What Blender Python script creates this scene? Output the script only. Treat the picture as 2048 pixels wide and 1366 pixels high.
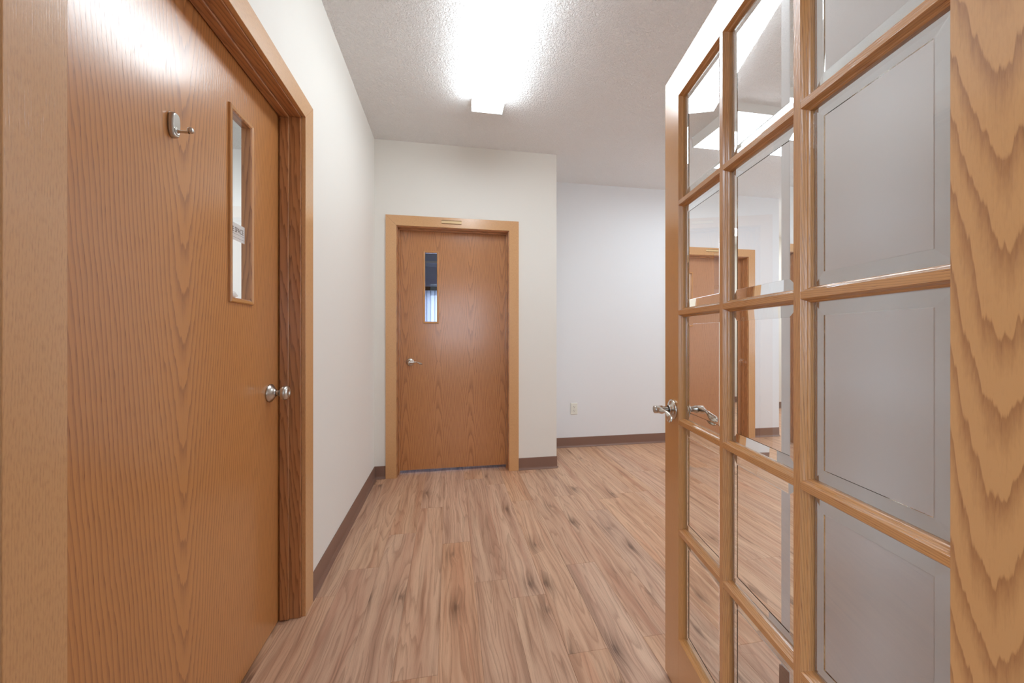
import bpy, math, random
from mathutils import Vector, Matrix
for o in list(bpy.data.objects): bpy.data.objects.remove(o)
SC = bpy.context.scene
COL = SC.collection
rnd = random.Random(7)

# ------------------------------------------------------------------ camera, world, exposure
YAW = 0.169974; F = 723.284; CY = 672.95; CAMH = 1.14
XL = -0.5954; YB = 3.0362; XE = 0.9145; YC = 3.5712; H = 2.7213
XEND = 3.72; YFAR = 4.95; XR = 5.5; XN = 1.035; YN = 0.985; YF = 0.237; YF0 = 0.10
cd = bpy.data.cameras.new('camera'); cam = bpy.data.objects.new('camera', cd); COL.objects.link(cam)
cd.sensor_width = 36; cd.sensor_fit = 'HORIZONTAL'; cd.lens = F / 2048 * 36
cd.shift_y = -(683 - CY) / 2048; cd.clip_start = 0.02
cam.location = (0, 0, CAMH); cam.rotation_euler = (math.pi / 2, 0, -YAW)
SC.camera = cam

w = bpy.data.worlds.new('world'); SC.world = w; w.use_nodes = True
w.node_tree.nodes['Background'].inputs[0].default_value = (0.74, 0.85, 1.0, 1)
w.node_tree.nodes['Background'].inputs[1].default_value = 3.9

EXPOSURE = 0.42
vs = SC.view_settings
SC.display_settings.display_device = 'sRGB'
vs.view_transform = 'Standard'; vs.look = 'None'; vs.gamma = 1; vs.use_curve_mapping = False
vs.exposure = EXPOSURE
MAIN_E = 10.8; SECOND_E = 10.5
SC.cycles.use_denoising = True
SC.cycles.max_bounces = 16; SC.cycles.diffuse_bounces = 8; SC.cycles.glossy_bounces = 6
SC.cycles.transmission_bounces = 12; SC.cycles.transparent_max_bounces = 24
SC.cycles.sample_clamp_indirect = 20.0

def area(name, loc, rot, sx, sy, power, color):
    l = bpy.data.lights.new(name, 'AREA'); l.shape = 'RECTANGLE'; l.size = sx; l.size_y = sy
    l.energy = power; l.color = color
    o = bpy.data.objects.new(name, l); o.location = loc; o.rotation_euler = rot; COL.objects.link(o); return o
# unseen fill lamps added to light the neighbouring rooms
area('fill_room_behind', (-1.3, -1.1, H - 0.05), (0, 0, 0), 1.2, 0.6, 30, (0.66, 0.83, 1.0))  # added to throw light through the doorway onto the near right wall
area('fill_room_left', (-1.9, 2.0, H - 0.05), (0, 0, 0), 1.2, 0.3, 25, (0.92, 0.97, 1.0))
area('fill_room_beyond', (2.4, 4.3, H - 0.05), (0, 0, 0), 1.2, 0.3, 25, (0.95, 0.98, 1.0))
area('fill_hall', (4.6, 4.2, H - 0.05), (0, 0, 0), 1.0, 0.3, 16, (0.9, 0.95, 1.0))

# ------------------------------------------------------------------ node helpers and materials
def lin(c):
    return tuple(((v / 255) / 12.92 if v / 255 <= 0.04045 else ((v / 255 + 0.055) / 1.055) ** 2.4) for v in c) + (1,)

class G:
    def __init__(s, name):
        s.mat = bpy.data.materials.new(name); s.mat.use_nodes = True
        s.t = s.mat.node_tree; s.t.nodes.clear()
        s.out = s.n('ShaderNodeOutputMaterial')
    def n(s, typ, ins=None, **kw):
        nd = s.t.nodes.new(typ)
        for k, v in kw.items(): setattr(nd, k, v)
        for k, v in (ins or {}).items():
            s.set(nd.inputs[k], v)
        return nd
    def set(s, sock, v):
        if hasattr(v, 'links') or isinstance(v, bpy.types.NodeSocket): s.t.links.new(v, sock)
        else: sock.default_value = v
    def m(s, op, a, b=0.0, c=0.0, clamp=False):
        nd = s.n('ShaderNodeMath', operation=op, use_clamp=clamp)
        for i, v in enumerate((a, b, c)): s.set(nd.inputs[i], v)
        return nd.outputs[0]
    def xyz(s, x, y, z=0.0):
        nd = s.n('ShaderNodeCombineXYZ'); s.set(nd.inputs[0], x); s.set(nd.inputs[1], y); s.set(nd.inputs[2], z)
        return nd.outputs[0]
    def noise(s, vec, scale=1.0, detail=2.0, rough=0.5, dist=0.0):
        return s.n('ShaderNodeTexNoise', {'Vector': vec, 'Scale': scale, 'Detail': detail, 'Roughness': rough, 'Distortion': dist}).outputs[0]
    def ramp(s, fac, pts, interp='LINEAR'):
        nd = s.n('ShaderNodeValToRGB', {'Fac': fac}); r = nd.color_ramp; r.interpolation = interp
        while len(r.elements) < len(pts): r.elements.new(0.5)
        for e, (p, c) in zip(r.elements, pts):
            e.position = p; e.color = c if len(c) == 4 else tuple(c) + (1,)
        return nd.outputs[0]
    def step(s, x, lo, hi):
        nd = s.n('ShaderNodeMapRange', {'Value': x, 'From Min': lo, 'From Max': hi}); return nd.outputs[0]
    def mix(s, f, a, b, blend='MIX'):
        nd = s.n('ShaderNodeMix', data_type='RGBA', blend_type=blend)
        s.set(nd.inputs[0], f); s.set(nd.inputs[6], a); s.set(nd.inputs[7], b); return nd.outputs[2]
    def pbr(s, color, rough=0.5, spec=0.5, metal=0.0, bump=None, bstr=0.2, bdist=0.001, **ex):
        p = s.n('ShaderNodeBsdfPrincipled', {'Base Color': color, 'Roughness': rough, 'Metallic': metal, 'Specular IOR Level': spec})
        for k, v in ex.items(): s.set(p.inputs[k.replace('_', ' ')], v)
        if bump is not None:
            b = s.n('ShaderNodeBump', {'Height': bump, 'Strength': bstr, 'Distance': bdist})
            s.t.links.new(b.outputs[0], p.inputs['Normal'])
            if 'Coat_Weight' in ex: s.t.links.new(b.outputs[0], p.inputs['Coat Normal'])
        s.t.links.new(p.outputs[0], s.out.inputs[0]); return s.mat

def plain(name, rgb, rough=0.5, spec=0.5, metal=0.0, **ex):
    g = G(name); return g.pbr(lin(rgb), rough, spec, metal, **ex)

def wood(name, light, dark, a=10, k=8, wd=0.04, mirror=None, flitch=None, line=0.6, pore=0.5, speck=0.0, warp=0.12,
         rough=0.34, bstr=0.15, flip=1, var=0.25):
    """oak: U runs across the grain, V along it, in metres"""
    g = G(name); uv = g.n('ShaderNodeUVMap').outputs[0]
    sp = g.n('ShaderNodeSeparateXYZ', {0: uv}); u, v = sp.outputs[0], sp.outputs[1]
    wob = g.m('MULTIPLY', g.m('SUBTRACT', g.noise(g.xyz(g.m('MULTIPLY', u, 1.2), g.m('MULTIPLY', v, 0.9)), 1.6, 2), 0.5), 0.04)
    uu = g.m('ADD', u, wob)
    vv = v
    if flitch: uu = g.m('SUBTRACT', g.m('MODULO', g.m('ADD', uu, flitch * 20.5), flitch), flitch / 2)
    if mirror is not None: vv = g.m('ABSOLUTE', g.m('SUBTRACT', v, mirror))
    r = g.m('SUBTRACT', g.m('SQRT', g.m('ADD', g.m('MULTIPLY', uu, uu), wd * wd)), wd)
    f = g.m('MULTIPLY', g.m('SUBTRACT', g.m('MULTIPLY', vv, flip), g.m('MULTIPLY', r, k)), a)
    n1 = g.noise(g.xyz(g.m('MULTIPLY', u, 14), g.m('MULTIPLY', v, 2.2)), 1.0, 3)
    n2 = g.noise(g.xyz(g.m('MULTIPLY', u, 130), g.m('MULTIPLY', v, 4)), 1.0, 3)
    f = g.m('ADD', f, g.m('MULTIPLY', g.m('SUBTRACT', n1, 0.5), warp * 14))
    f = g.m('ADD', f, g.m('MULTIPLY', g.m('SUBTRACT', n2, 0.5), warp * 5.5))
    t = g.m('FRACT', f)
    ring = g.m('MULTIPLY', g.step(t, 0.25, 0.88), g.m('SUBTRACT', 1.0, g.step(t, 0.93, 1.0)))
    ring = g.m('POWER', ring, 1.8)
    n3 = g.noise(g.xyz(g.m('MULTIPLY', u, 620), g.m('MULTIPLY', v, 22)), 1.0, 2, 0.6)
    pr = g.step(n3, 0.56, 0.70)
    prm = g.m('MULTIPLY', pr, g.m('ADD', 0.35, g.m('MULTIPLY', ring, 0.65)))
    n4 = g.noise(g.xyz(g.m('MULTIPLY', u, 5), g.m('MULTIPLY', v, 0.7)), 1.0, 3)
    n5 = g.noise(g.xyz(g.m('MULTIPLY', u, 420), g.m('MULTIPLY', v, 70)), 1.0, 2)
    fac = g.m('MULTIPLY', ring, line)
    fac = g.m('ADD', fac, g.m('MULTIPLY', prm, pore))
    fac = g.m('ADD', fac, g.m('MULTIPLY', g.m('SUBTRACT', n4, 0.5), var))
    if speck: fac = g.m('ADD', fac, g.m('MULTIPLY', g.m('SUBTRACT', n5, 0.5), speck * 2))
    fac = g.m('MAXIMUM', g.m('MINIMUM', fac, 1.0), 0.0)
    col = g.mix(fac, lin(light), lin(dark))
    hgt = g.m('SUBTRACT', 1.0, g.m('ADD', g.m('MULTIPLY', prm, 0.8), g.m('MULTIPLY', ring, 0.2)))
    return g.pbr(col, rough, 0.5, 0, hgt, bstr, 0.0006, Coat_Weight=1.0, Coat_Roughness=0.19)

def floor_mat():
    g = G('vinyl_plank'); uv = g.n('ShaderNodeUVMap').outputs[0]
    sp = g.n('ShaderNodeSeparateXYZ', {0: uv}); u, v = sp.outputs[0], sp.outputs[1]
    vor = g.n('ShaderNodeTexVoronoi', {'Vector': g.xyz(g.m('MULTIPLY', u, 6.5), g.m('MULTIPLY', v, 2.9)), 'Scale': 1.0, 'Randomness': 1.0}, voronoi_dimensions='2D')
    rc = g.n('ShaderNodeSeparateColor', {0: vor.outputs['Color']}).outputs[0]
    has = g.m('GREATER_THAN', rc, 0.76)
    kd = g.m('ADD', vor.outputs['Distance'], g.m('MULTIPLY', g.m('SUBTRACT', g.noise(g.xyz(g.m('MULTIPLY', u, 110), g.m('MULTIPLY', v, 60)), 1, 3), 0.5), 0.09))
    knot = g.m('MULTIPLY', has, g.m('SUBTRACT', 1.0, g.step(kd, 0.0, 0.085)))
    halo = g.m('MULTIPLY', has, g.m('SUBTRACT', 1.0, g.step(vor.outputs['Distance'], 0.05, 0.5)))
    halo = g.m('MULTIPLY', halo, halo)
    wob = g.m('MULTIPLY', g.m('SUBTRACT', g.noise(g.xyz(g.m('MULTIPLY', u, 3.5), g.m('MULTIPLY', v, 1.2)), 1.5, 3), 0.5), 0.06)
    uu = g.m('ADD', g.m('ADD', u, wob), g.m('MULTIPLY', halo, 0.014))
    st1 = g.noise(g.xyz(g.m('MULTIPLY', uu, 20), g.m('MULTIPLY', v, 0.7)), 1.0, 4, 0.6)
    st2 = g.noise(g.xyz(g.m('MULTIPLY', uu, 60), g.m('MULTIPLY', v, 1.3)), 1.0, 5, 0.68)
    st3 = g.noise(g.xyz(g.m('MULTIPLY', uu, 480), g.m('MULTIPLY', v, 10)), 1.0, 3, 0.7)
    red = g.noise(g.xyz(g.m('MULTIPLY', uu, 15), g.m('MULTIPLY', v, 0.8), 4.0), 1.0, 3)
    cn = g.noise(g.xyz(g.m('MULTIPLY', uu, 9), g.m('MULTIPLY', v, 0.55), 9.0), 1.0, 2)
    ct = g.m('FRACT', g.m('ADD', g.m('MULTIPLY', cn, 16.0), g.m('MULTIPLY', st3, 0.5)))
    cl = g.m('POWER', g.m('MULTIPLY', g.step(ct, 0.3, 0.9), g.m('SUBTRACT', 1.0, g.step(ct, 0.92, 1.0))), 2.0)
    base = g.ramp(st1, [(0.28, lin((174, 134, 108))), (0.45, lin((203, 162, 133))), (0.62, lin((217, 180, 150))), (0.78, lin((207, 168, 138)))])
    base = g.mix(g.m('MULTIPLY', g.step(red, 0.52, 0.70), 0.4), base, lin((190, 128, 98)))
    base = g.mix(g.m('MULTIPLY', cl, 0.45), base, lin((142, 100, 74)))
    dk = g.m('MULTIPLY', g.step(st2, 0.55, 0.70), g.m('ADD', 0.35, g.m('MULTIPLY', g.step(st1, 0.55, 0.35), 0.5)))
    base = g.mix(dk, base, lin((120, 86, 64)))
    base = g.mix(g.m('MULTIPLY', g.step(st3, 0.5, 0.70), 0.30), base, lin((142, 104, 80)))
    base = g.mix(g.m('MULTIPLY', halo, g.m('MULTIPLY', g.step(st2, 0.40, 0.56), 0.85)), base, lin((112, 80, 60)))
    base = g.mix(g.m('MULTIPLY', knot, 0.55), base, lin((96, 70, 56)))
    oi = g.n('ShaderNodeObjectInfo').outputs['Random']
    hsv = g.n('ShaderNodeHueSaturation', {'Color': base, 'Value': g.m('ADD', 0.96, g.m('MULTIPLY', oi, 0.08)), 'Saturation': g.m('ADD', 0.92, g.m('MULTIPLY', g.m('FRACT', g.m('MULTIPLY', oi, 7.3)), 0.16))})
    return g.pbr(hsv.outputs[0], 0.42, 0.4, 0, g.m('ADD', st3, st2), 0.12, 0.0004)

def paint(name, rgb, scale=260, strength=0.08, rough=0.55):
    g = G(name); tc = g.n('ShaderNodeTexCoord').outputs['Object']
    h = g.noise(tc, scale, 3)
    return g.pbr(lin(rgb), rough, 0.3, 0, h, strength, 0.0008)

def ceiling_mat():
    g = G('stippled_ceiling'); tc = g.n('ShaderNodeTexCoord').outputs['Object']
    a = g.noise(tc, 95, 3, 0.55, 0.6)
    b = g.noise(tc, 150, 2)
    h = g.m('ADD', g.step(a, 0.42, 0.62), g.m('MULTIPLY', b, 0.5))
    return g.pbr(lin((244, 243, 242)), 0.9, 0.1, 0, h, 0.85, 0.005)

def metal(name, rgb, rough):
    g = G(name); tc = g.n('ShaderNodeTexCoord').outputs['Object']
    h = g.noise(tc, 900, 2)
    return g.pbr(lin(rgb), rough, 0.5, 1.0, h, 0.03, 0.0002)

def glass_flat(name, tint=(0.975, 0.985, 0.98, 1), rough=0.0):
    """one thin pane: both surfaces' reflection on one face, the rest passes"""
    g = G(name)
    bf = g.n('ShaderNodeNewGeometry').outputs['Backfacing']
    ior = g.m('ADD', g.m('MULTIPLY', bf, 1 / 1.5 - 1.5), 1.5)
    fr = g.n('ShaderNodeFresnel', {'IOR': ior}).outputs[0]
    R = g.m('DIVIDE', g.m('MULTIPLY', fr, 2.0), g.m('ADD', fr, 1.0))
    tr = g.n('ShaderNodeBsdfTransparent', {'Color': tint}).outputs[0]
    gl = g.n('ShaderNodeBsdfGlossy', {'Color': (1, 1, 1, 1), 'Roughness': rough}).outputs[0]
    mx = g.n('ShaderNodeMixShader', {0: R, 1: tr, 2: gl}).outputs[0]
    g.t.links.new(mx, g.out.inputs[0]); return g.mat

def glass_solid(name):
    g = G(name)
    gl = g.n('ShaderNodeBsdfGlass', {'Color': (0.97, 0.985, 0.98, 1), 'Roughness': 0.0, 'IOR': 1.5}).outputs[0]
    g.t.links.new(gl, g.out.inputs[0]); return g.mat

def emit(name, color, strength):
    g = G(name); e = g.n('ShaderNodeEmission', {'Color': tuple(color) + (1,), 'Strength': strength}).outputs[0]
    g.t.links.new(e, g.out.inputs[0]); return g.mat

def translucent(name, rgb):
    g = G(name)
    d = g.n('ShaderNodeBsdfDiffuse', {'Color': lin(rgb)}).outputs[0]
    t = g.n('ShaderNodeBsdfTranslucent', {'Color': lin(rgb)}).outputs[0]
    g.t.links.new(g.n('ShaderNodeMixShader', {0: 0.5, 1: d, 2: t}).outputs[0], g.out.inputs[0]); return g.mat

M = {}
M['wall'] = paint('wall_paint', (232, 229, 222))
M['wall_cool_light'] = paint('wall_paint_cool_light', (228, 229, 231))  # wall paint tinted bluish, the cooler light put into its colour
M['wall_slate'] = paint('wall_paint_slate', (192, 202, 222))
M['ceiling'] = ceiling_mat()
M['floor'] = floor_mat()
M['subfloor'] = plain('subfloor', (70, 52, 42), 0.8)
M['carpet'] = paint('carpet', (120, 116, 118), 400, 0.4, 0.95)
M['base'] = plain('vinyl_base', (130, 99, 85), 0.36)
LIGHT = (198, 136, 77); DARK = (126, 71, 38)
M['door1'] = wood('oak_veneer_left', LIGHT, DARK, a=8, k=12, wd=0.05, line=0.47, pore=0.55, rough=0.30, warp=0.11, flip=1)
M['door2'] = wood('oak_veneer_back', (190, 128, 73), (130, 74, 38), a=5, k=18, wd=0.04, mirror=0.93, flitch=0.27, line=0.52, pore=0.4, rough=0.34, warp=0.13)
M['door3'] = wood('oak_veneer_far', (190, 136, 98), (132, 82, 54), a=6, k=14, wd=0.03, line=0.35, pore=0.7, warp=0.12)
M['casing'] = wood('oak_casing', (212, 162, 110), (158, 104, 60), a=8, k=32, wd=0.01, line=0.16, pore=0.3, speck=0.5, warp=0.08, rough=0.33, var=0.2)
M['jamb'] = wood('oak_jamb', (190, 132, 84), (116, 66, 38), a=6, k=9, wd=0.03, line=0.6, pore=0.35, warp=0.2, rough=0.36)
M['stile'] = wood('oak_stile', (206, 152, 98), (140, 84, 48), a=11, k=6, wd=0.03, line=0.6, pore=0.15, speck=0.2, warp=0.12, rough=0.30, var=0.3)
M['rail'] = wood('oak_rail', (202, 145, 84), (150, 92, 46), a=18, k=16, wd=0.02, line=0.3, pore=0.3, warp=0.08, rough=0.30)
M['muntin'] = wood('oak_muntin', (200, 142, 86), (130, 76, 42), a=14, k=20, wd=0.02, line=0.4, pore=0.6, warp=0.08, rough=0.27, bstr=0.3)
M['nickel'] = metal('satin_nickel', (205, 200, 192), 0.22)
M['nickel_dull'] = metal('brushed_nickel', (206, 203, 196), 0.28)
M['pane'] = glass_flat('pane_glass')
M['bevel'] = glass_solid('bevel_glass')
M['lamp1'] = emit('lamp_lens_warm', (0.86, 0.945, 1.0), MAIN_E)
M['lamp2'] = emit('lamp_lens_cool', (0.80, 0.91, 1.0), SECOND_E)
M['white_metal'] = plain('white_enamel', (232, 232, 230), 0.4)
M['outlet'] = plain('ivory_plastic', (226, 225, 214), 0.35)
M['slot'] = plain('dark_slot', (60, 56, 50), 0.6)
M['plate'] = plain('beige_plastic', (222, 192, 142), 0.4)
M['plate_lip'] = plain('beige_plastic_shaded', (150, 112, 70), 0.4)  # darker beige, the lip's shadow line put into its colour
M['paper'] = plain('white_paper', (240, 240, 240), 0.7)
M['ink'] = plain('black_ink', (30, 30, 34), 0.6)
M['grey_ink'] = plain('grey_ink', (120, 122, 126), 0.6)
M['slat'] = translucent('blind_slat', (184, 192, 212))
M['dark'] = plain('dark_rail', (52, 54, 60), 0.5)
M['white_paint'] = plain('white_gloss', (238, 238, 236), 0.35)

# ------------------------------------------------------------------ mesh helpers
class MB:
    def __init__(s): s.v = []; s.f = []; s.mi = []; s.sm = []
    def face(s, pts, mi=0, smooth=False):
        b = len(s.v); s.v += [tuple(p) for p in pts]; s.f.append(tuple(range(b, b + len(pts)))); s.mi.append(mi); s.sm.append(smooth)
    def raw(s, vs, fs, mi=0, smooth=False):
        b = len(s.v); s.v += [tuple(p) for p in vs]
        for f in fs: s.f.append(tuple(i + b for i in f)); s.mi.append(mi); s.sm.append(smooth)
    def box(s, lo, hi, mi=0):
        x0, y0, z0 = lo; x1, y1, z1 = hi
        s.raw([(x0,y0,z0),(x1,y0,z0),(x1,y1,z0),(x0,y1,z0),(x0,y0,z1),(x1,y0,z1),(x1,y1,z1),(x0,y1,z1)],
              [(0,3,2,1),(4,5,6,7),(0,1,5,4),(1,2,6,5),(2,3,7,6),(3,0,4,7)], mi)
    def prism(s, poly, fn, t0, t1, mi=0, smooth=False):
        """poly: 2D outline (counter-clockwise), fn(a, b, t) -> point, swept from t0 to t1"""
        n = len(poly); vs = [fn(a, b, t0) for a, b in poly] + [fn(a, b, t1) for a, b in poly]
        fs = [(i, (i + 1) % n, n + (i + 1) % n, n + i) for i in range(n)]
        b0 = len(s.f); s.raw(vs, fs, mi, smooth); s.raw(vs, [tuple(range(n))[::-1], tuple(range(n, 2 * n))], mi)
    def ring(s, outer, inner, y0, y1, mi=0):
        """slab in the xz plane between y0 (front) and y1 with a rectangular hole"""
        (ax, az, bx, bz), (cx, cz, dx, dz) = outer, inner
        O = [(ax, az), (bx, az), (bx, bz), (ax, bz)]; I = [(cx, cz), (dx, cz), (dx, dz), (cx, dz)]
        for i in range(4):
            j = (i + 1) % 4
            s.face([(O[i][0], y0, O[i][1]), (O[j][0], y0, O[j][1]), (I[j][0], y0, I[j][1]), (I[i][0], y0, I[i][1])], mi)
            s.face([(O[j][0], y1, O[j][1]), (O[i][0], y1, O[i][1]), (I[i][0], y1, I[i][1]), (I[j][0], y1, I[j][1])], mi)
            s.face([(O[i][0], y1, O[i][1]), (O[j][0], y1, O[j][1]), (O[j][0], y0, O[j][1]), (O[i][0], y0, O[i][1])], mi)
            s.face([(I[i][0], y0, I[i][1]), (I[j][0], y0, I[j][1]), (I[j][0], y1, I[j][1]), (I[i][0], y1, I[i][1])], mi)
    def lathe(s, prof, axis_o, ax, n=28, mi=0):
        """prof: (distance along ax, radius)"""
        ax = Vector(ax).normalized(); o = Vector(axis_o)
        e1 = ax.orthogonal().normalized(); e2 = ax.cross(e1)
        vs = []
        for d, r in prof:
            for i in range(n):
                a = 2 * math.pi * i / n; vs.append(o + ax * d + (e1 * math.cos(a) + e2 * math.sin(a)) * max(r, 1e-5))
        fs = []
        for k in range(len(prof) - 1):
            for i in range(n):
                j = (i + 1) % n; fs.append((k * n + i, k * n + j, (k + 1) * n + j, (k + 1) * n + i))
        s.raw(vs, fs, mi, True)
    def sweep(s, pts, n=16, mi=0):
        """pts: (centre, half width vector, half height vector) elliptical sections"""
        vs = []
        for c, a, b in pts:
            c, a, b = Vector(c), Vector(a), Vector(b)
            for i in range(n):
                t = 2 * math.pi * i / n; vs.append(c + a * math.cos(t) + b * math.sin(t))
        fs = []
        for k in range(len(pts) - 1):
            for i in range(n):
                j = (i + 1) % n; fs.append((k * n + i, k * n + j, (k + 1) * n + j, (k + 1) * n + i))
        m_ = len(pts)
        s.raw(vs, fs, mi, True)
        s.raw(vs[:n], [tuple(range(n))[::-1]], mi, True); s.raw(vs[-n:], [tuple(range(n))], mi, True)

def link(name, mb, mats, parent=None, axis=None, uvo=(0, 0), bevel=0.0, weld=True, recalc=True):
    me = bpy.data.meshes.new(name); me.from_pydata([tuple(v) for v in mb.v], [], mb.f)
    for m_ in (mats if isinstance(mats, (list, tuple)) else [mats]): me.materials.append(m_)
    for p, mi, sm in zip(me.polygons, mb.mi, mb.sm): p.material_index = mi; p.use_smooth = sm
    import bmesh
    bm = bmesh.new(); bm.from_mesh(me)
    if weld: bmesh.ops.remove_doubles(bm, verts=bm.verts, dist=1e-6)
    if recalc: bmesh.ops.recalc_face_normals(bm, faces=bm.faces)
    if bevel:
        es = [e for e in bm.edges if len(e.link_faces) == 2 and e.calc_face_angle(0) > 0.5]
        bmesh.ops.bevel(bm, geom=es, offset=bevel, segments=2, profile=0.5, affect='EDGES')
    if axis is not None:
        lay = bm.loops.layers.uv.new('UVMap')
        for f in bm.faces:
            nz = [abs(c) for c in f.normal]
            if nz[axis] > 0.75: d, ac = [i for i in range(3) if i != axis]
            else:
                others = [i for i in range(3) if i != axis]
                ac = others[0] if nz[others[0]] < nz[others[1]] else others[1]; d = axis
            for l in f.loops: l[lay].uv = (l.vert.co[ac] + uvo[0], l.vert.co[d] + uvo[1])
    bm.to_mesh(me); bm.free()
    o = bpy.data.objects.new(name, me); COL.objects.link(o)
    if parent: o.parent = parent
    return o

def tag(o, label=None, cat=None, group=None, kind=None):
    if label: o['label'] = label
    if cat: o['category'] = cat
    if group: o['group'] = group
    if kind: o['kind'] = kind
    return o
def empty(name, loc=(0, 0, 0), rz=0.0):
    o = bpy.data.objects.new(name, None); o.location = loc; o.rotation_euler = (0, 0, rz); o.empty_display_size = 0.05
    COL.objects.link(o); return o
def R(): return (rnd.uniform(-30, 30), rnd.uniform(-30, 30))
def boxes(name, bs, mat, **kw):
    m = MB()
    for lo, hi in bs: m.box(lo, hi)
    return link(name, m, mat, **kw)

# ------------------------------------------------------------------ room shell
T = 0.12
def wall(name, bs, mat, label):
    return tag(boxes(name, bs, mat, weld=False), label, 'wall', None, 'structure')
OH = 2.046                                        # rough opening height
D1, W1 = 0.664, 0.931                             # door openings between the casings
D2, W2 = -0.4247, 0.918
D3, W3 = 2.392, 0.918
wall('wall_left', [((XL - T, YF0, 0), (XL, D1 - 0.012, H)), ((XL - T, D1 + W1 + 0.012, 0), (XL, YB + T, H)),
                   ((XL - T, D1 - 0.012, OH), (XL, D1 + W1 + 0.012, H))], M['wall'], 'off-white painted wall on the left around the near oak door')
wall('wall_back', [((XL, YB, 0), (D2 - 0.012, YB + T, H)), ((D2 + W2 + 0.012, YB, 0), (XE, YB + T, H)),
                   ((D2 - 0.012, YB, OH), (D2 + W2 + 0.012, YB + T, H))], M['wall'], 'off-white painted wall around the facing oak door')
wall('wall_return', [((XE - T, YB + T, 0), (XE, 6.2, H))], M['wall'], 'white side wall turning back from the facing door wall')
wall('wall_alcove', [((XE, YC, 0), (D3 - 0.012, YC + T, H)), ((D3 + W3 + 0.012, YC, 0), (XEND, YC + T, H)),
                     ((D3 - 0.012, YC, OH), (D3 + W3 + 0.012, YC + T, H))], M['wall_cool_light'], 'white recessed wall holding the power outlet, tinted for the cooler light')
wall('wall_hall', [((XEND - T, YC + T, 0), (XEND, YFAR, H))], M['wall'], 'white side wall of the hallway past the recessed wall')
wall('wall_far', [((XE, YFAR, 0), (XR + T, YFAR + T, H))], M['wall'], 'white far wall at the end of the hallway')
wall('wall_end', [((XR, YN - T, 0), (XR + T, 1.3, H)), ((XR, 3.5, 0), (XR + T, YFAR, H)), ((XR, 1.3, 0), (XR + T, 3.5, 0.75)), ((XR, 1.3, 2.25), (XR + T, 3.5, H))], M['wall'],
     'white wall with an added window opening at the far right end of the room')
wall('wall_right', [((XN, YF0, 0), (XN + T, YN, H))], M['wall_cool_light'], 'plain near wall seen through the open glazed door')
wall('wall_front', [((XN + T, YN - T, 0), (XR, YN, H))], M['wall'], 'white wall running right behind the open glazed door')
FD0, FD1 = -0.322, 0.592
wall('wall_doorway', [((XL, YF0, 0), (FD0 - 0.02, YF, H)), ((FD1 + 0.02, YF0, 0), (XN, YF, H)), ((FD0 - 0.02, YF0, 2.02), (FD1 + 0.02, YF, H))], M['wall'],
     'white wall around the doorway of the glazed door')
# rooms next door
wall('wall_behind', [((-2.6, -3.6 - T, 0), (2.6, -3.6, 0.8)), ((-2.6, -3.6 - T, 2.3), (2.6, -3.6, H)), ((-2.6, -3.6 - T, 0.8), (-1.4, -3.6, 2.3)), ((1.4, -3.6 - T, 0.8), (2.6, -3.6, 2.3)),
                     ((-2.6 - T, -3.6, 0), (-2.6, -2.7, H)), ((-2.6 - T, -0.5, 0), (-2.6, YF0, H)), ((-2.6 - T, -2.7, 0), (-2.6, -0.5, 0.6)), ((-2.6 - T, -2.7, 2.4), (-2.6, -0.5, H)), ((2.6, -3.6, 0), (2.6 + T, YF0, H)), ((-2.6, YF0 - 0.001, 0), (XL - T, YF0 + T, H)), ((XN + T, YF0 - 0.001, 0), (2.6, YF0 + T, H))],
     M['wall'], 'white walls of the room behind the glazed doorway')
wall('wall_side_room', [((-3.2, 3.4, 0), (XL - T, 3.4 + T, H)), ((-3.2 - T, YF0 + T, 0), (-3.2, 3.4 + T, H))], M['white_paint'], 'white walls of the room behind the left door')
wall('wall_office', [((-2.0 - T, 3.4 + T, 0), (-2.0, 6.2, H)), ((-2.0, 6.2, 0), (-1.3, 6.2 + T, H)), ((0.6, 6.2, 0), (XE, 6.2 + T, H)), ((-1.3, 6.2, 0), (0.6, 6.2 + T, 0.7)),
                     ((-1.3, 6.2, 1.86), (0.6, 6.2 + T, H))], M['wall_slate'], 'slate blue wall of the office behind the facing door')
tag(boxes('ceiling', [((-3.4, -3.8, H), (XR + 0.3, 6.5, H + 0.1))], M['ceiling']), 'white stippled ceiling', 'ceiling', None, 'structure')

# floor: planks of 152 mm x 1.22 m running along y, on one base slab
fl = boxes('floor', [((-3.4, -3.8, -0.1), (XR + 0.3, 6.5, -0.005))], M['subfloor'])
tag(fl, 'tan oak vinyl plank floor with brown knots', 'floor', None, 'structure')
tag(boxes('floor_carpet', [((-2.6, -3.6, -0.005), (2.6, -0.05, 0.0))], M['carpet']), 'grey carpet of the room behind the doorway', 'floor', None, 'structure')
PW, PL = 0.1525, 1.22
def plank(x0, x1, y0, y1):
    m = MB(); e = 0.0009; zt, zb = 0.0, -0.0045
    m.raw([(x0, y0, zb), (x1, y0, zb), (x1, y1, zb), (x0, y1, zb), (x0, y0, zt - e), (x1, y0, zt - e), (x1, y1, zt - e), (x0, y1, zt - e),
           (x0 + e, y0 + e, zt), (x1 - e, y0 + e, zt), (x1 - e, y1 - e, zt), (x0 + e, y1 - e, zt)],
          [(0, 1, 5, 4), (1, 2, 6, 5), (2, 3, 7, 6), (3, 0, 4, 7), (4, 5, 9, 8), (5, 6, 10, 9), (6, 7, 11, 10), (7, 4, 8, 11), (8, 9, 10, 11)])
    link('plank', m, M['floor'], parent=fl, axis=1, uvo=R())
x = XL - 0.055 - PW; i = 0
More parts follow.
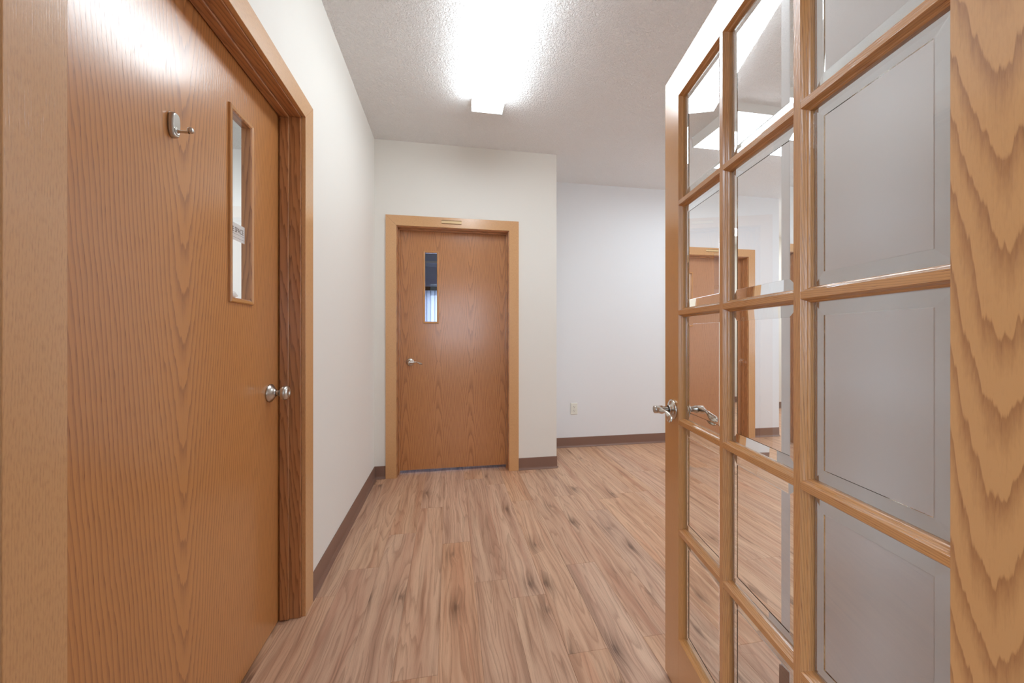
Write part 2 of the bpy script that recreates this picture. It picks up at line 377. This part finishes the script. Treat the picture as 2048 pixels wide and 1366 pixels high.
while x < XR:
    off = rnd.uniform(0, PL); y = -0.05 - PL + off
    ys = [y + k * PL for k in range(7)]
    for y in ys:
        y0, y1 = max(y, -0.05), min(y + PL, YFAR + 0.02)
        if x > XN + 0.1: y0 = max(y0, YN - 0.06)
        if x + PW < XE: y1 = min(y1, YB + 0.35)
        elif x + PW < XEND: y1 = min(y1, YC + 0.35)
        if y1 - y0 > 0.03: plank(x, x + PW - 0.0003, y0, y1)
    x += PW; i += 1

# baseboards: vinyl cove base with a toe
def cove(name, runs, label):
    """runs: (p0, p1, outward normal) along the wall foot"""
    m = MB()
    prof = [(0, 0), (0.018, 0), (0.0178, 0.003), (0.013, 0.0052), (0.0078, 0.010), (0.0048, 0.019), (0.004, 0.097), (0.0028, 0.0995), (0, 0.1)]
    for p0, p1, nrm in runs:
        p0, p1, nn = Vector(p0 + (0.0,)), Vector(p1 + (0.0,)), Vector(nrm + (0.0,))
        m.prism(prof, lambda a, b, t: p0 + (p1 - p0) * t + nn * a + Vector((0, 0, b)), 0, 1)
    return tag(link(name, m, M['base']), label, 'baseboard', None, 'structure')
cove('baseboard_left', [((XL, D1 + W1 + 0.083), (XL, YB), (1, 0))], 'brown vinyl baseboard along the left wall')
cove('baseboard_back', [((XL, YB), (D2 - 0.083, YB), (0, -1)), ((D2 + W2 + 0.083, YB), (XE + 0.004, YB), (0, -1))], 'brown vinyl baseboard on both sides of the facing door')
cove('baseboard_return', [((XE, YB), (XE, YC), (1, 0))], 'brown vinyl baseboard around the corner to the alcove')
cove('baseboard_alcove', [((XE, YC), (D3 - 0.083, YC), (0, -1)), ((D3 + W3 + 0.083, YC), (XEND, YC), (0, -1))], 'brown vinyl baseboard below the power outlet')
cove('baseboard_hall', [((XEND, YC), (XEND, YFAR), (1, 0)), ((XEND, YFAR), (XR, YFAR), (0, -1))], 'brown vinyl baseboard in the far hallway')
cove('baseboard_right', [((XN, YF), (XN, YN + 0.004), (-1, 0)), ((XN, YN), (XR, YN), (0, 1)), ((XR, YN), (XR, YFAR), (-1, 0))], 'brown vinyl baseboard on the near right wall')
cove('baseboard_doorway', [((XL, YF), (FD0 - 0.09, YF), (0, 1)), ((FD1 + 0.09, YF), (XN, YF), (0, 1))], 'brown vinyl baseboard beside the glazed doorway')

# ------------------------------------------------------------------ door frames and doors
CW, CT = 0.083, 0.016
def frame(name, loc, rz, W, label, hz=2.034, depth=T, stops=True, kind='structure'):
    """casing, jambs and stops; local x across the opening, local y into the wall"""
    root = tag(empty(name, loc, rz), label, 'door frame', None, kind)
    def side(x0, x1, flip):
        m = MB(); pl = [(x0, 0.0), (x1, 0.0), (x1, hz if not flip else hz + CW), (x0, hz + CW if not flip else hz)]
        m.prism(pl, lambda a, b, t: (a, t, b), -CT, 0)
        link('casing', m, M['casing'], root, axis=2, uvo=R(), bevel=0.0012)
    side(-CW, 0, False); side(W, W + CW, True)
    m = MB(); m.prism([(0, hz), (W, hz), (W + CW, hz + CW), (-CW, hz + CW)], lambda a, b, t: (a, t, b), -CT, 0)
    link('casing', m, M['casing'], root, axis=0, uvo=R(), bevel=0.0012)
    for lo, hi, ax in (((-0.0118, 0, 0), (0.006, depth, hz - 0.006), 2), ((W - 0.006, 0, 0), (W + 0.0118, depth, hz - 0.006), 2), ((-0.0118, 0, hz - 0.006), (W + 0.0118, depth, hz + 0.0118), 0)):
        link('jamb', boxes_mb([(lo, hi)]), M['jamb'], root, axis=ax, uvo=R(), bevel=0.0018)
    if stops:
        for lo, hi, ax in (((0.006, 0.042, 0.004), (0.016, 0.076, hz - 0.016), 2), ((W - 0.016, 0.042, 0.004), (W - 0.006, 0.076, hz - 0.016), 2), ((0.006, 0.042, hz - 0.016), (W - 0.006, 0.076, hz - 0.006), 0)):
            link('stop', boxes_mb([(lo, hi)]), M['jamb'], root, axis=ax, uvo=R(), bevel=0.0026)
    return root
def boxes_mb(bs):
    m = MB()
    for lo, hi in bs: m.box(lo, hi)
    return m
R90 = math.pi / 2
frame('trim_1', (XL, D1, 0), R90, W1, 'oak door frame with mitred casing around the near left door')
frame('trim_2', (D2, YB, 0), 0, W2, 'oak door frame around the facing door in the back wall')
frame('trim_3', (D3, YC, 0), 0, W3, 'oak door frame seen through the glazed door panes')

def leaf(name, loc, rz, W, mat, lite, label, bottom, top=2.024, cu=0.0):
    """flush slab with a narrow glazed lite; front face at local y = 0"""
    root = tag(empty(name, loc, rz), label, 'door', None, 'structure')
    x0, z0, x1, z1 = lite; b = 0.016
    m = MB(); m.ring((0.0085, bottom, W - 0.0085, top), (x0 + 0.006, z0 + 0.006, x1 - 0.006, z1 - 0.006), 0.0, 0.025)
    m.ring((0.0085, bottom, W - 0.0085, top), (x0 - 0.030, z0 - 0.030, x1 + 0.030, z1 + 0.030), 0.025, 0.044)
    link('panel', m, mat, root, axis=2, uvo=(-cu, 0))
    m = MB()
    O = (x0, z0, x1, z1); I = (x0 + b, z0 + b, x1 - b, z1 - b)
    # sloped moulding on both faces and the deep reveal between them
    def q(r, y): return [(r[0], y, r[1]), (r[2], y, r[1]), (r[2], y, r[3]), (r[0], y, r[3])]
    def sh(r, d): return (r[0] + d, r[1] + d, r[2] - d, r[3] - d)
    rings = [q(O, 0.0005), q(sh(O, 0.0008), -0.006), q(sh(O, 0.004), -0.008), q(sh(I, -0.004), -0.006), q(I, -0.003), q(I, 0.0255), q(sh(O, 0.004), 0.0255)]
    for k, (A, B) in enumerate(zip(rings, rings[1:])):
        for i in range(4):
            j = (i + 1) % 4; m.face([A[i], A[j], B[j], B[i]], 1 if k >= 3 else 0)
    link('lite_frame', m, [M['rail'], M['jamb']], root, axis=2, uvo=R())  # reveal in the darker jamb oak, its shade put into the colour
    m = MB(); m.face([(I[0], 0.011, I[1]), (I[2], 0.011, I[1]), (I[2], 0.011, I[3]), (I[0], 0.011, I[3])])
    link('glass_pane', m, M['pane'], root)
    return root
dl = leaf('door_1', (XL - 0.0795, D1, 0), R90, W1, M['door1'], (0.585, 1.247, 0.722, 1.866), 'near left oak flush door with narrow lite, round knob and coat hook', 0.006, cu=0.395)
db = leaf('door_2', (D2, YB + 0.0795, 0), 0, W2, M['door2'], (0.203, 1.2486, 0.333, 1.8585), 'facing oak flush door with a narrow lite and lever handle', 0.026, cu=0.06)
dc = leaf('door_3', (D3, YC + 0.0795, 0), 0, W3, M['door3'], (0.155, 1.25, 0.288, 1.86), 'far oak flush door seen through the open glazed door', 0.012)

# round knob on the left door (local x 0.851, z 0.925)
m = MB(); kx, kz = 0.845, 0.925
m.lathe([(0, 0.033), (0.002, 0.0345), (0.006, 0.0335), (0.015, 0.022), (0.021, 0.0135), (0.024, 0.0125)], (kx, 0, kz), (0, -1, 0), 36)
k1 = link('knob_rose', m, M['nickel_dull'], dl)
m = MB()
m.lathe([(0.022, 0.0105), (0.032, 0.0100), (0.037, 0.013), (0.041, 0.020), (0.046, 0.0255), (0.052, 0.0278), (0.058, 0.0272), (0.064, 0.0235), (0.0672, 0.017), (0.0672, 0.009), (0.066, 0.008), (0.066, 0.0)], (kx, 0, kz), (0, -1, 0), 36)
link('knob', m, M['nickel_dull'], dl)

def lever(parent, x, z, y0, sgn, dirx, mat, scale=1.0):
    """rose + wave lever; sgn = -1 stands out towards -y, dirx = lever direction along x"""
    m = MB(); s = scale
    m.lathe([(0, 0.031 * s), (0.003, 0.033 * s), (0.006, 0.032 * s), (0.010, 0.024 * s), (0.013, 0.015 * s), (0.016, 0.0135 * s)], (x, y0, z), (0, sgn, 0), 32)
    link('lever_rose', m, mat, parent)
    m = MB()
    m.lathe([(0.014, 0.0095 * s), (0.034, 0.0095 * s), (0.036, 0.0125 * s), (0.060, 0.0125 * s), (0.062, 0.011 * s), (0.062, 0.0)], (x, y0, z), (0, sgn, 0), 24)
    P = []
    def lerp(tb, t):
        for (a, va), (b, vb) in zip(tb, tb[1:]):
            if t <= b:
                q = (t - a) / (b - a); q = q * q * (3 - 2 * q); return va + (vb - va) * q
        return tb[-1][1]
    for t in [-0.11, -0.08, -0.03] + [i / 22 for i in range(23)]:
        L = 0.104 * t * s
        cz = lerp([(-0.2, 0.0), (0.25, 0.001), (0.5, 0.003), (0.82, -0.011), (1.0, -0.015)], t)
        cy = lerp([(-0.2, 0.050), (0.3, 0.048), (0.6, 0.045), (1.0, 0.050)], t)
        hw = lerp([(-0.12, 0.004), (-0.06, 0.010), (0.0, 0.0118), (0.22, 0.0108), (0.50, 0.0042), (0.80, 0.0105), (0.92, 0.0092), (0.985, 0.005), (1.0, 0.002)], t)
        hy = lerp([(-0.12, 0.004), (-0.06, 0.010), (0.0, 0.0118), (0.22, 0.0090), (0.50, 0.0040), (0.80, 0.0036), (0.95, 0.003), (1.0, 0.001)], t)
        P.append(((x + dirx * L, y0 + sgn * cy, z + cz * s), (0, -hw * 0.5 * s if t > 0.5 else 0, hw * s * (0.9 if t > 0.5 else 1)), (0, hy * s, 0)))
    m.sweep(P, 18)
    link('lever', m, mat, parent)
lever(db, 0.0975, 0.926, 0.0, -1, 1, M['nickel'])
lever(dc, 0.075, 0.93, 0.0, -1, 1, M['nickel'])

# name plate holders on the head casings
def plate(x0, x1, y, z0, z1, label):
    r = tag(empty('name_plate', ((x0 + x1) / 2, y, z0)), label, 'sign', 'name plate holders on door heads')
    hw, hh = (x1 - x0) / 2, z1 - z0
    link('backing', boxes_mb([((-hw, -0.0022, 0.001), (hw, 0, hh - 0.001))]), M['plate'], r, bevel=0.0006)
    for z in (0, hh - 0.003): link('lip', boxes_mb([((-hw, -0.0055, z), (hw, -0.0022, z + 0.003))]), M['plate_lip'], r, bevel=0.0005)
plate(-0.068, 0.094, YB - CT, 2.066, 2.094, 'small beige name plate holder above the facing door')
plate(2.772, 2.925, YC - CT, 2.072, 2.098, 'small brass-coloured name plate holder above the far door')

# ------------------------------------------------------------------ the glazed door (open), local x from hinge to free edge, local y = front
cs, sn = math.cos(YAW), math.sin(YAW)
def camxy(X, Z): return (cs * X + sn * Z, -sn * X + cs * Z)
HX, HY = camxy(0.5199 + 0.0175, 0.333)
DW = 1.2264 - 0.333
fd = tag(empty('door_4', (HX, HY, 0.012), math.pi / 2 - YAW), 'open fifteen-pane oak glazed door with lever handle on the right', 'door', None, 'structure')
FY = 0.0175; GY = 0.0045; SW = 0.0075          # face, glass rebate, width of the sticking
zb = lambda z: z - 0.012
ZR = [zb(0.193)]; pitch = (1.893 - 0.193 - 4 * 0.013) / 5
openz = [(zb(0.193) + k * (pitch + 0.013), zb(0.193) + k * (pitch + 0.013) + pitch) for k in range(5)]
xa = lambda Zc: Zc - 0.333
openx = [(xa(0.429), xa(0.6527)), (xa(0.6679), xa(0.8928)), (xa(0.9057), xa(1.1305))]   # hinge side first
Htop = 1.978
def stick(s):
    """ovolo from the face edge down to the rebate: list of (offset into opening, y)"""
    return [(0, FY), (0.0005, FY - 0.0010), (0.0022, FY - 0.0038), (0.0032, FY - 0.0066), (0.0044, FY - 0.0090), (0.0058, FY - 0.0098), (0.0066, FY - 0.0112), (SW, FY - 0.0124), (SW, GY)]
def profile(lo, hi, slo, shi):
    """cross-section over a..b; slo/shi: sticking on that side"""
    st = stick(1); right = [(hi + d, y) for d, y in st] if shi else [(hi, FY)]
    left = [(lo - d, y) for d, y in st] if slo else [(lo, FY)]
    top = left[::-1] + right
    bot = [(a, -y) for a, y in top]
    return top + bot[::-1]
def member(name, lo, hi, slo, shi, along, t0, t1, mat, inset=0.0, uvo=None, parent=fd):
    m = MB(); pf = [(a, (abs(y) - inset) * (1 if y > 0 else -1)) for a, y in profile(lo, hi, slo, shi)]
    fn = (lambda a, y, t: (a, y, t)) if along == 2 else (lambda a, y, t: (t, y, a))
    m.prism(pf, fn, t0, t1)
    return link(name, m, mat, parent, axis=along, uvo=uvo or R())
zt0, zt1 = openz[0][0], openz[-1][1]
member('stile', 0, openx[0][0], False, True, 2, 0, Htop, M['stile'], uvo=(-0.050, 7.31))
member('stile', openx[2][1], DW, True, False, 2, 0, Htop, M['rail'])
member('rail', zt1, Htop, True, False, 0, openx[0][0] - 0.0, openx[2][1] + 0.0, M['rail'], inset=0.0002)
member('rail', 0, zt0, False, True, 0, openx[0][0], openx[2][1], M['rail'], inset=0.0002)
for a, b in ((openx[0][1], openx[1][0]), (openx[1][1], openx[2][0])):
    member('muntin', a, b, True, True, 2, zt0, zt1, M['muntin'])
for k in range(4):
    a, b = openz[k][1], openz[k + 1][0]
    for xo in openx:
        member('muntin', a, b, True, True, 0, xo[0] - 0.006, xo[1] + 0.006, M['muntin'], inset=0.0003)
# bevelled panes: flat centre, 22 mm bevel towards the room
def pane(x0, x1, z0, z1):
    m = MB(); e = SW + 0.0004; B = 0.023
    O = (x0 + e, z0 + e, x1 - e, z1 - e); I = (O[0] + B, O[1] + B, O[2] - B, O[3] - B)
    def q(r, y): return [(r[0], y, r[1]), (r[2], y, r[1]), (r[2], y, r[3]), (r[0], y, r[3])]
    f, r_, b, bi = q(I, 0.0014), q(O, -0.0008), q(O, -0.0012), q(I, -0.0012)
    m.face(f, 0)
    for i in range(4):
        j = (i + 1) % 4
        m.face([r_[i], r_[j], f[j], f[i]], 1); m.face([b[i], b[j], r_[j], r_[i]], 1); m.face([bi[i], bi[j], b[j], b[i]], 1)
    return link('glass_pane', m, [M['pane'], M['bevel']], fd)
for xo in openx:
    for zo in openz: pane(xo[0], xo[1], zo[0], zo[1])
lx, lz = DW - 0.060, zb(0.905)
lever(fd, lx, lz, FY, 1, -1, M['nickel'], 0.98); lever(fd, lx, lz, -FY, -1, -1, M['nickel'], 0.98)
link('latch_plate', boxes_mb([((DW - 0.001, -0.0125, lz - 0.028), (DW + 0.0008, 0.0125, lz + 0.028))]), M['nickel'], fd)
for z in (0.2, 0.98, 1.76):
    m = MB(); m.lathe([(0, 0.0), (0, 0.0065), (0.09, 0.0065), (0.09, 0.0)], (-0.006, FY - 0.004, z), (0, 0, 1), 14)
    link('hinge', m, M['nickel_dull'], fd)
frame('trim_4', (FD1, YF, 0), math.pi, FD1 - FD0, 'oak frame of the glazed doorway', hz=2.0, depth=YF - YF0, stops=False)

# ------------------------------------------------------------------ ceiling lights
def fixture(loc, rz, L, W, hh, mat, label, steel):
    r = tag(empty('ceiling_light', loc, rz), label, 'ceiling light', None)
    hw = W / 2
    link('housing', boxes_mb([((0.002, -hw + 0.012, -0.022), (L - 0.002, hw - 0.012, 0))]), M['white_metal'], r)
    for x0 in (0, L - 0.006):
        m = MB(); pf = [(-hw, -0.012), (-hw, -hh + 0.004), (-hw + 0.004, -hh), (hw - 0.004, -hh), (hw, -hh + 0.004), (hw, -0.012), (hw - 0.01, 0), (-hw + 0.01, 0)]
        m.prism(pf, lambda a, b, t: (t, a, b), x0, x0 + 0.006); link('end_cap', m, M['white_metal'], r)
    m = MB(); c = [(-hw + 0.002, -0.018), (-hw + 0.002, -hh + 0.006), (-hw + 0.006, -hh + 0.002), (hw - 0.006, -hh + 0.002), (hw - 0.002, -hh + 0.006), (hw - 0.002, -0.018)]
    for A, B in zip(c, c[1:]): m.face([(0.006, A[0], A[1]), (L - 0.006, A[0], A[1]), (L - 0.006, B[0], B[1]), (0.006, B[0], B[1])])
    link('diffuser', m, mat, r)
    if steel:
        for s in (-1, 1):
            link('side_rail', boxes_mb([((0, s * hw - 0.002, -hh + 0.016), (L, s * hw + 0.002, 0))]), M['white_metal'], r)
    return r
fixture((0.244, 1.19, H), R90, 1.222, 0.206, 0.09, M['lamp1'], 'long glowing wraparound ceiling light running towards the facing door', False)
fixture((1.90, 2.37, H), 0, 1.222, 0.45, 0.08, M['lamp2'], 'wide glowing ceiling light seen through the top door panes', True)

# ------------------------------------------------------------------ small things
# coat hook on the left door: local frame x along the door, y out of the face
hk = tag(empty('coat_hook', (XL - 0.0795, 1.018, 1.629), R90), 'satin nickel coat hook stuck on the near left door', 'hook')
m = MB(); n = 40; secs = []
def rr(hw_, hh_, y, pw=3.2):
    out = []
    for i in range(n):
        a = 2 * math.pi * i / n; c_, s_ = math.cos(a), math.sin(a)
        px = math.copysign(abs(c_) ** (2 / pw), c_) * hw_; pz = math.copysign(abs(s_) ** (2 / pw), s_) * hh_
        taper = 1 - 0.10 * (pz / hh_ < -0.2) * abs(pz / hh_)
        out.append((px * taper, y, pz))
    return out
levels = [rr(0.0135, 0.0305, 0.0), rr(0.0138, 0.0308, -0.004), rr(0.0130, 0.0298, -0.010), rr(0.0105, 0.0270, -0.0125), rr(0.0095, 0.0258, -0.0122)]
vs = sum(levels, [])
fs = []
for k in range(len(levels) - 1):
    for i in range(n): j = (i + 1) % n; fs.append((k * n + i, k * n + j, (k + 1) * n + j, (k + 1) * n + i))
m.raw(vs, fs, 0, True); m.raw(levels[-1], [tuple(range(n))], 0); m.raw(levels[0], [tuple(range(n))[::-1]], 0)
p = link('backplate', m, M['nickel_dull'], hk); p.location = (0, 0, 0.031)
m = MB(); m.lathe([(0.012, 0.0088), (0.0135, 0.0086), (0.0138, 0.0072), (0.0128, 0.0062), (0.0135, 0.0044), (0.018, 0.0032), (0.034, 0.0030), (0.038, 0.0036)], (0, 0, 0.0165), (0, -1, 0), 24)
link('peg', m, M['nickel_dull'], hk)
m = MB(); m.lathe([(0.036, 0.0), (0.0362, 0.0040), (0.039, 0.0068), (0.043, 0.0074), (0.0465, 0.0058), (0.0482, 0.0030), (0.0485, 0)], (0, 0, 0.0165), (0, -1, 0.12), 20)
link('peg_tip', m, M['nickel_dull'], hk)

# duplex outlet on the alcove wall
ot = tag(empty('power_outlet', (1.262, YC, 0.396)), 'ivory duplex power outlet on the recessed wall', 'outlet')
m = MB(); pts = [(-0.036, -0.059), (0.036, -0.059), (0.036, 0.059), (-0.036, 0.059)]
for (A, ya), (B, yb) in (((1.0, 0.0), (1.0, -0.003)), ((1.0, -0.003), (0.93, -0.006))):
    for i in range(4):
        j = (i + 1) % 4
        m.face([(pts[i][0] * A, ya, pts[i][1] * A), (pts[j][0] * A, ya, pts[j][1] * A), (pts[j][0] * B, yb, pts[j][1] * B), (pts[i][0] * B, yb, pts[i][1] * B)])
m.face([(q_[0] * 0.93, -0.006, q_[1] * 0.93) for q_ in pts])
link('cover_plate', m, M['outlet'], ot)
for dz in (0.0195, -0.0195):
    m = MB(); pf = [(0.0165 * math.cos(a), max(-0.0135, min(0.0135, 0.0175 * math.sin(a)))) for a in [2 * math.pi * i / 28 for i in range(28)]]
    m.prism(pf, lambda a, b, t: (a, t, b + dz), -0.0078, -0.0055); so = link('socket', m, M['outlet'], ot)
    m = MB(); m.box((-0.0075, -0.0081, dz - 0.001), (-0.0052, -0.0077, dz + 0.0075)); m.box((0.0052, -0.0081, dz - 0.001), (0.0075, -0.0077, dz + 0.0065))
    m.lathe([(0, 0.0028), (0.0004, 0.0028), (0.0004, 0)], (0, -0.0077, dz - 0.0078), (0, -1, 0), 12)
    link('slots', m, M['slot'], so)
m = MB(); m.lathe([(0, 0.003), (0.001, 0.0028), (0.0014, 0)], (0, -0.006, 0), (0, -1, 0), 12); link('screw', m, M['nickel_dull'], ot)

# sign card taped behind the lite of the left door (world: glass plane x = XL-0.0795-0.03)
gx = XL - 0.0795 - 0.011
sg = tag(empty('paper_sign', (gx - 0.0012, D1 + 0.653, 1.453), R90), 'white paper sign taped inside the lite of the near left door', 'sign')
link('card', boxes_mb([((-0.058, 0, 0), (0.047, 0.0006, 0.056))]), M['paper'], sg)
def text(body, size, mat, parent, loc, sx=1.0):
    c = bpy.data.curves.new('lettering', 'FONT'); c.body = body; c.size = size; c.align_x = 'CENTER'; c.extrude = 0.00006
    t = bpy.data.objects.new('tmp', c); COL.objects.link(t)
    bpy.context.view_layer.update()
    me = bpy.data.meshes.new_from_object(t.evaluated_get(bpy.context.evaluated_depsgraph_get()))
    bpy.data.objects.remove(t)
    me.materials.clear(); me.materials.append(mat)
    o = bpy.data.objects.new('lettering', me); COL.objects.link(o); o.parent = parent
    o.location = loc; o.rotation_euler = (math.pi / 2, 0, 0); o.scale = (sx, 1, 1); return o
text('SAFE SPACE', 0.0235, M['ink'], sg, (-0.006, -0.0002, 0.027), 0.74)
link('rule', boxes_mb([((-0.05, -0.0002, 0.0205), (0.044, 0, 0.0213)), ((-0.05, -0.0002, 0.009), (0.044, 0, 0.0098))]), M['grey_ink'], sg)
# crumpled tissue on the inner ledge of that lite
m = MB(); nu, nv = 14, 8; vs = []; rn = random.Random(3)
for a in range(nv + 1):
    th = math.pi * a / nv
    for b in range(nu):
        ph = 2 * math.pi * b / nu; r = 1 + rn.uniform(-0.28, 0.22)
        vs.append((0.030 * r * math.sin(th) * math.cos(ph), 0.006 * r * math.sin(th) * math.sin(ph), 0.0105 + 0.0105 * min(1.25, r) * math.cos(th)))
fs = [(a * nu + b, a * nu + (b + 1) % nu, (a + 1) * nu + (b + 1) % nu, (a + 1) * nu + b) for a in range(nv) for b in range(nu)]
m.raw(vs, fs, 0, False)
ts = link('tissue', m, M['paper']); ts.location = (gx - 0.009, D1 + 0.640, 1.266); ts.rotation_euler = (0, 0, R90)
tag(ts, 'crumpled white tissue on the sill of the left door lite', 'tissue')

# office: window with vertical blind, valance and soffit
wn = tag(empty('window_1', (-0.35, 6.2, 0)), 'office window behind the vertical blind', 'window', None, 'structure')
m = MB(); m.ring((-0.95, 0.7, 0.95, 1.86), (-0.90, 0.75, 0.90, 1.81), 0.03, 0.09); link('window_frame', m, M['white_paint'], wn)
m = MB(); m.face([(-0.90, 0.06, 0.75), (0.90, 0.06, 0.75), (0.90, 0.06, 1.81), (-0.90, 0.06, 1.81)]); link('glass_pane', m, M['pane'], wn)
vb = tag(empty('vertical_blind', (-0.35, 6.10, 0)), 'white vertical blind seen through the lite of the facing door', 'blind')
link('head_rail', boxes_mb([((-1.0, -0.02, 1.90), (1.0, 0.05, 1.96))]), M['dark'], vb)
sl = None
for k in range(28):
    if sl is None:
        m = MB(); m.raw([(-0.044, 0, 0.72), (0, -0.004, 0.72), (0.044, 0, 0.72), (-0.044, 0, 1.90), (0, -0.004, 1.90), (0.044, 0, 1.90)], [(0, 1, 4, 3), (1, 2, 5, 4)], 0, True)
        sl = o = link('slat', m, M['slat'], vb)
    else:
        o = sl.copy(); COL.objects.link(o); o.parent = vb
    o.location = (-0.93 + k * 0.0665, 0.015, 0); o.rotation_euler = (0, 0, math.radians(14))
sf = tag(empty('soffit', (-0.6, 5.75, 0)), 'grey boxed soffit above the office window blind', 'soffit', None, 'structure')
link('soffit_box', boxes_mb([((-1.4, 0, 2.30), (1.39, 0.45, H))]), M['wall_slate'], sf)
link('trim_strip', boxes_mb([((-1.4, -0.012, 2.28), (1.39, 0.01, 2.31))]), M['white_metal'], sf)
w2 = tag(empty('window_2', (0, -3.6, 0)), 'wide window of the room behind the doorway', 'window', None, 'structure')
m = MB(); m.ring((-1.4, 0.8, 1.4, 2.3), (-1.34, 0.86, 1.34, 2.24), -0.09, -0.03); link('window_frame', m, M['white_paint'], w2)
m = MB(); m.face([(-1.34, -0.06, 0.86), (1.34, -0.06, 0.86), (1.34, -0.06, 2.24), (-1.34, -0.06, 2.24)]); link('glass_pane', m, M['pane'], w2)
w3 = tag(empty('fill_window_3', (XR, 2.4, 0), -R90), 'unseen window added in the far right wall to light the ceiling', 'window', None, 'structure')  # unseen window added for daylight on the ceiling
m = MB(); m.ring((-1.1, 0.75, 1.1, 2.25), (-1.04, 0.81, 1.04, 2.19), 0.03, 0.09); link('window_frame', m, M['white_paint'], w3)
m = MB(); m.face([(-1.04, 0.06, 0.81), (1.04, 0.06, 0.81), (1.04, 0.06, 2.19), (-1.04, 0.06, 2.19)]); link('glass_pane', m, M['pane'], w3)
w4 = tag(empty('fill_window_4', (-2.6, -1.6, 0), R90), 'unseen side window added behind the doorway to light the near right wall', 'window', None, 'structure')  # unseen window added to send daylight through the doorway
m = MB(); m.ring((-1.1, 0.6, 1.1, 2.4), (-1.04, 0.66, 1.04, 2.34), 0.03, 0.09); link('window_frame', m, M['white_paint'], w4)
m = MB(); m.face([(-1.04, 0.06, 0.66), (1.04, 0.06, 0.66), (1.04, 0.06, 2.34), (-1.04, 0.06, 2.34)]); link('glass_pane', m, M['pane'], w4)
